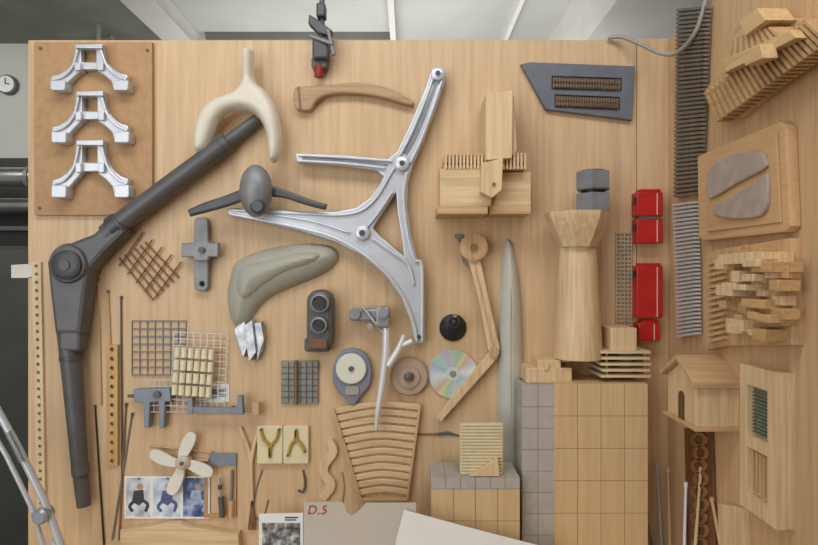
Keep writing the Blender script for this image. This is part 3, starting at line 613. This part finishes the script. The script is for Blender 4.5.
s0=331/247;A0=D*(1-1/s0);A1=D*(1-1/1.49)
W_=A1-A0;Ht,Hb=-67.5,-173
L_,R_=A0+W_*.2,A1-W_*.24
fr_=[lbox(A0+.3,A1-.3,Hb+.3,Ht-.3,0,7),lbox(A0,L_,Hb,Ht,6,12),lbox(R_,A1,Hb,Ht,6,12),lbox(L_,R_,Ht-14,Ht,6,11.9),lbox(L_,R_,Hb,Hb+12,6,11.9),lbox(L_,R_,-127,-118,6,11.9)]
thing('windowed_box','tall wooden box with meshed window and grille','wooden box',[
 ('body',join(*fr_),WL,0),
 ('window_mesh',join(lbox(L_+2,R_-2,-116,-84,7,8),*[lbox(L_+2,R_-2,-116+i*2.6,-115+i*2.6,8,9.5) for i in range(12)]),paint((122,128,104),.6,0,.2,60,'green_mesh'),0),
 ('grille',join(*[lbox(L_+3+W_*.1*i,L_+3+W_*(.05+.1*i),-158,-129,7,10) for i in range(5)]),WM,0)])
thing('carved_strip','dark brown carved ornamental wooden strip','carved wood',[
 ('strip',plate([(684,428),(711,427),(716,580),(687,570)],0,3,.5,'R'),wood((120,84,52),.7,'z'),0),
 ('ornament',join(*[plate([circ(698+(i%2)*2,440+i*13,8,20),circ(698+(i%2)*2,440+i*13,4.5,16)],3,5,.5,'R') for i in range(9)]),wood((160,116,72),.75,'z'),0)])
for (a,b,m,l,fr) in (((657,465),(662,552),LG,'thin white rod','B'),((668,470),(670,552),WL,'thin pale dowel','B'),((686,485),(684,560),WHITE,'thin white rod','R'),((701,470),(694,565),WL,'thin pale dowel','R'),((712,500),(726,575),WM,'thin brown stick','R'),((645,500),(655,552),STEEL,'slim steel rod','B')):
    thing('thin_rod',l+' standing on the bench','rod',[('rod',tube([(*a,4,1.3),(*b,7,1.5)],fr=fr,res=2),m,0),('tip',tube([(a[0],a[1]-3,4,1.9),(a[0],a[1]+2,4,1.9)],fr=fr,res=2),m,0)],'rods standing in the corner')
thing('offcut_board','pale wooden upright board behind the rods','board',[(None,plate([(718,503),(742,508),(748,640),(718,618)],0,6,.5,'R'),WL,0)])

LAMP=paint((205,207,212),.3,.3,.06,10,'lamp_silver')
thing('desk_lamp_arm','silver spring balanced desk lamp arm','desk lamp',[
 ('arm',[tube([(-6,404,60,3.4),(16,444,60,3.4),(44,500,60,3.4),(62,548,60,3.4)]),tube([(-12,425,62,2.2),(6,455,62,2.2),(32,508,62,2.2),(44,548,62,2.2)])],LAMP,0),
 ('spring',join(*[tube([(8+i*.9,432+i*1.9,66,2.8),(8.4+i*.9,433+i*1.9,66,2.8)],res=2) for i in range(16)]),MG,0),
 ('joint',lathe(38,518,[(7,56),(7,68),(5,70)],n=24),paint((165,170,182),.3,.4,.1,10,'joint_metal'),0),
 ('post',tube([(55,540,60,4),(56,bot(60),60,4)]),LAMP,0),
 ('base',vlathe(56,[(18,bot(60)-.0),(18,bot(60)-3),(8,bot(60)-5)],60),DG,0)])

# ================================================================= LIGHT
def area(name,loc,tgt,sx,sy,e,col=(1,1,1)):
    l=bpy.data.lights.new(name,'AREA'); l.shape='RECTANGLE'; l.size=sx; l.size_y=sy; l.energy=e; l.color=col
    o=bpy.data.objects.new(name,l); o.location=loc; o.rotation_euler=(Vector(tgt)-Vector(loc)).to_track_quat('-Z','Y').to_euler(); scene.collection.objects.link(o); return o
area('area_light',(-.1,-1.0,2.85),(0,-.1,1.5),1.8,.6,23,(.97,.98,1))
area('rear_fill_light',(-.9,-2.5,1.7),(0,0,1.5),3.2,1.9,55,(.94,.97,1))  # added fill lamp behind the camera, softens the shadows
area('area_light',(-.2,1.5,2.0),(-.1,1.8,2.9),1.8,.8,19,(1,1,1))  # added uplight hidden behind the panel, brightens the ceiling strip
area('area_light',(-2.3,.4,2.75),(-2.2,1.75,1.9),.6,.6,9,(.98,1,.98))  # added lamp, brightens the partition and the far left background
w=bpy.data.worlds.new('world'); scene.world=w; w.use_nodes=True; w.node_tree.nodes['Background'].inputs[0].default_value=(.9,.95,1,1); w.node_tree.nodes['Background'].inputs[1].default_value=.3
cam=bpy.data.cameras.new('camera'); cam.sensor_width=36; cam.lens=36*D/818; cam.clip_start=.01
co=bpy.data.objects.new('camera',cam); co.location=(0,-D*S,Z0); co.rotation_euler=(math.pi/2,0,0); scene.collection.objects.link(co); scene.camera=co
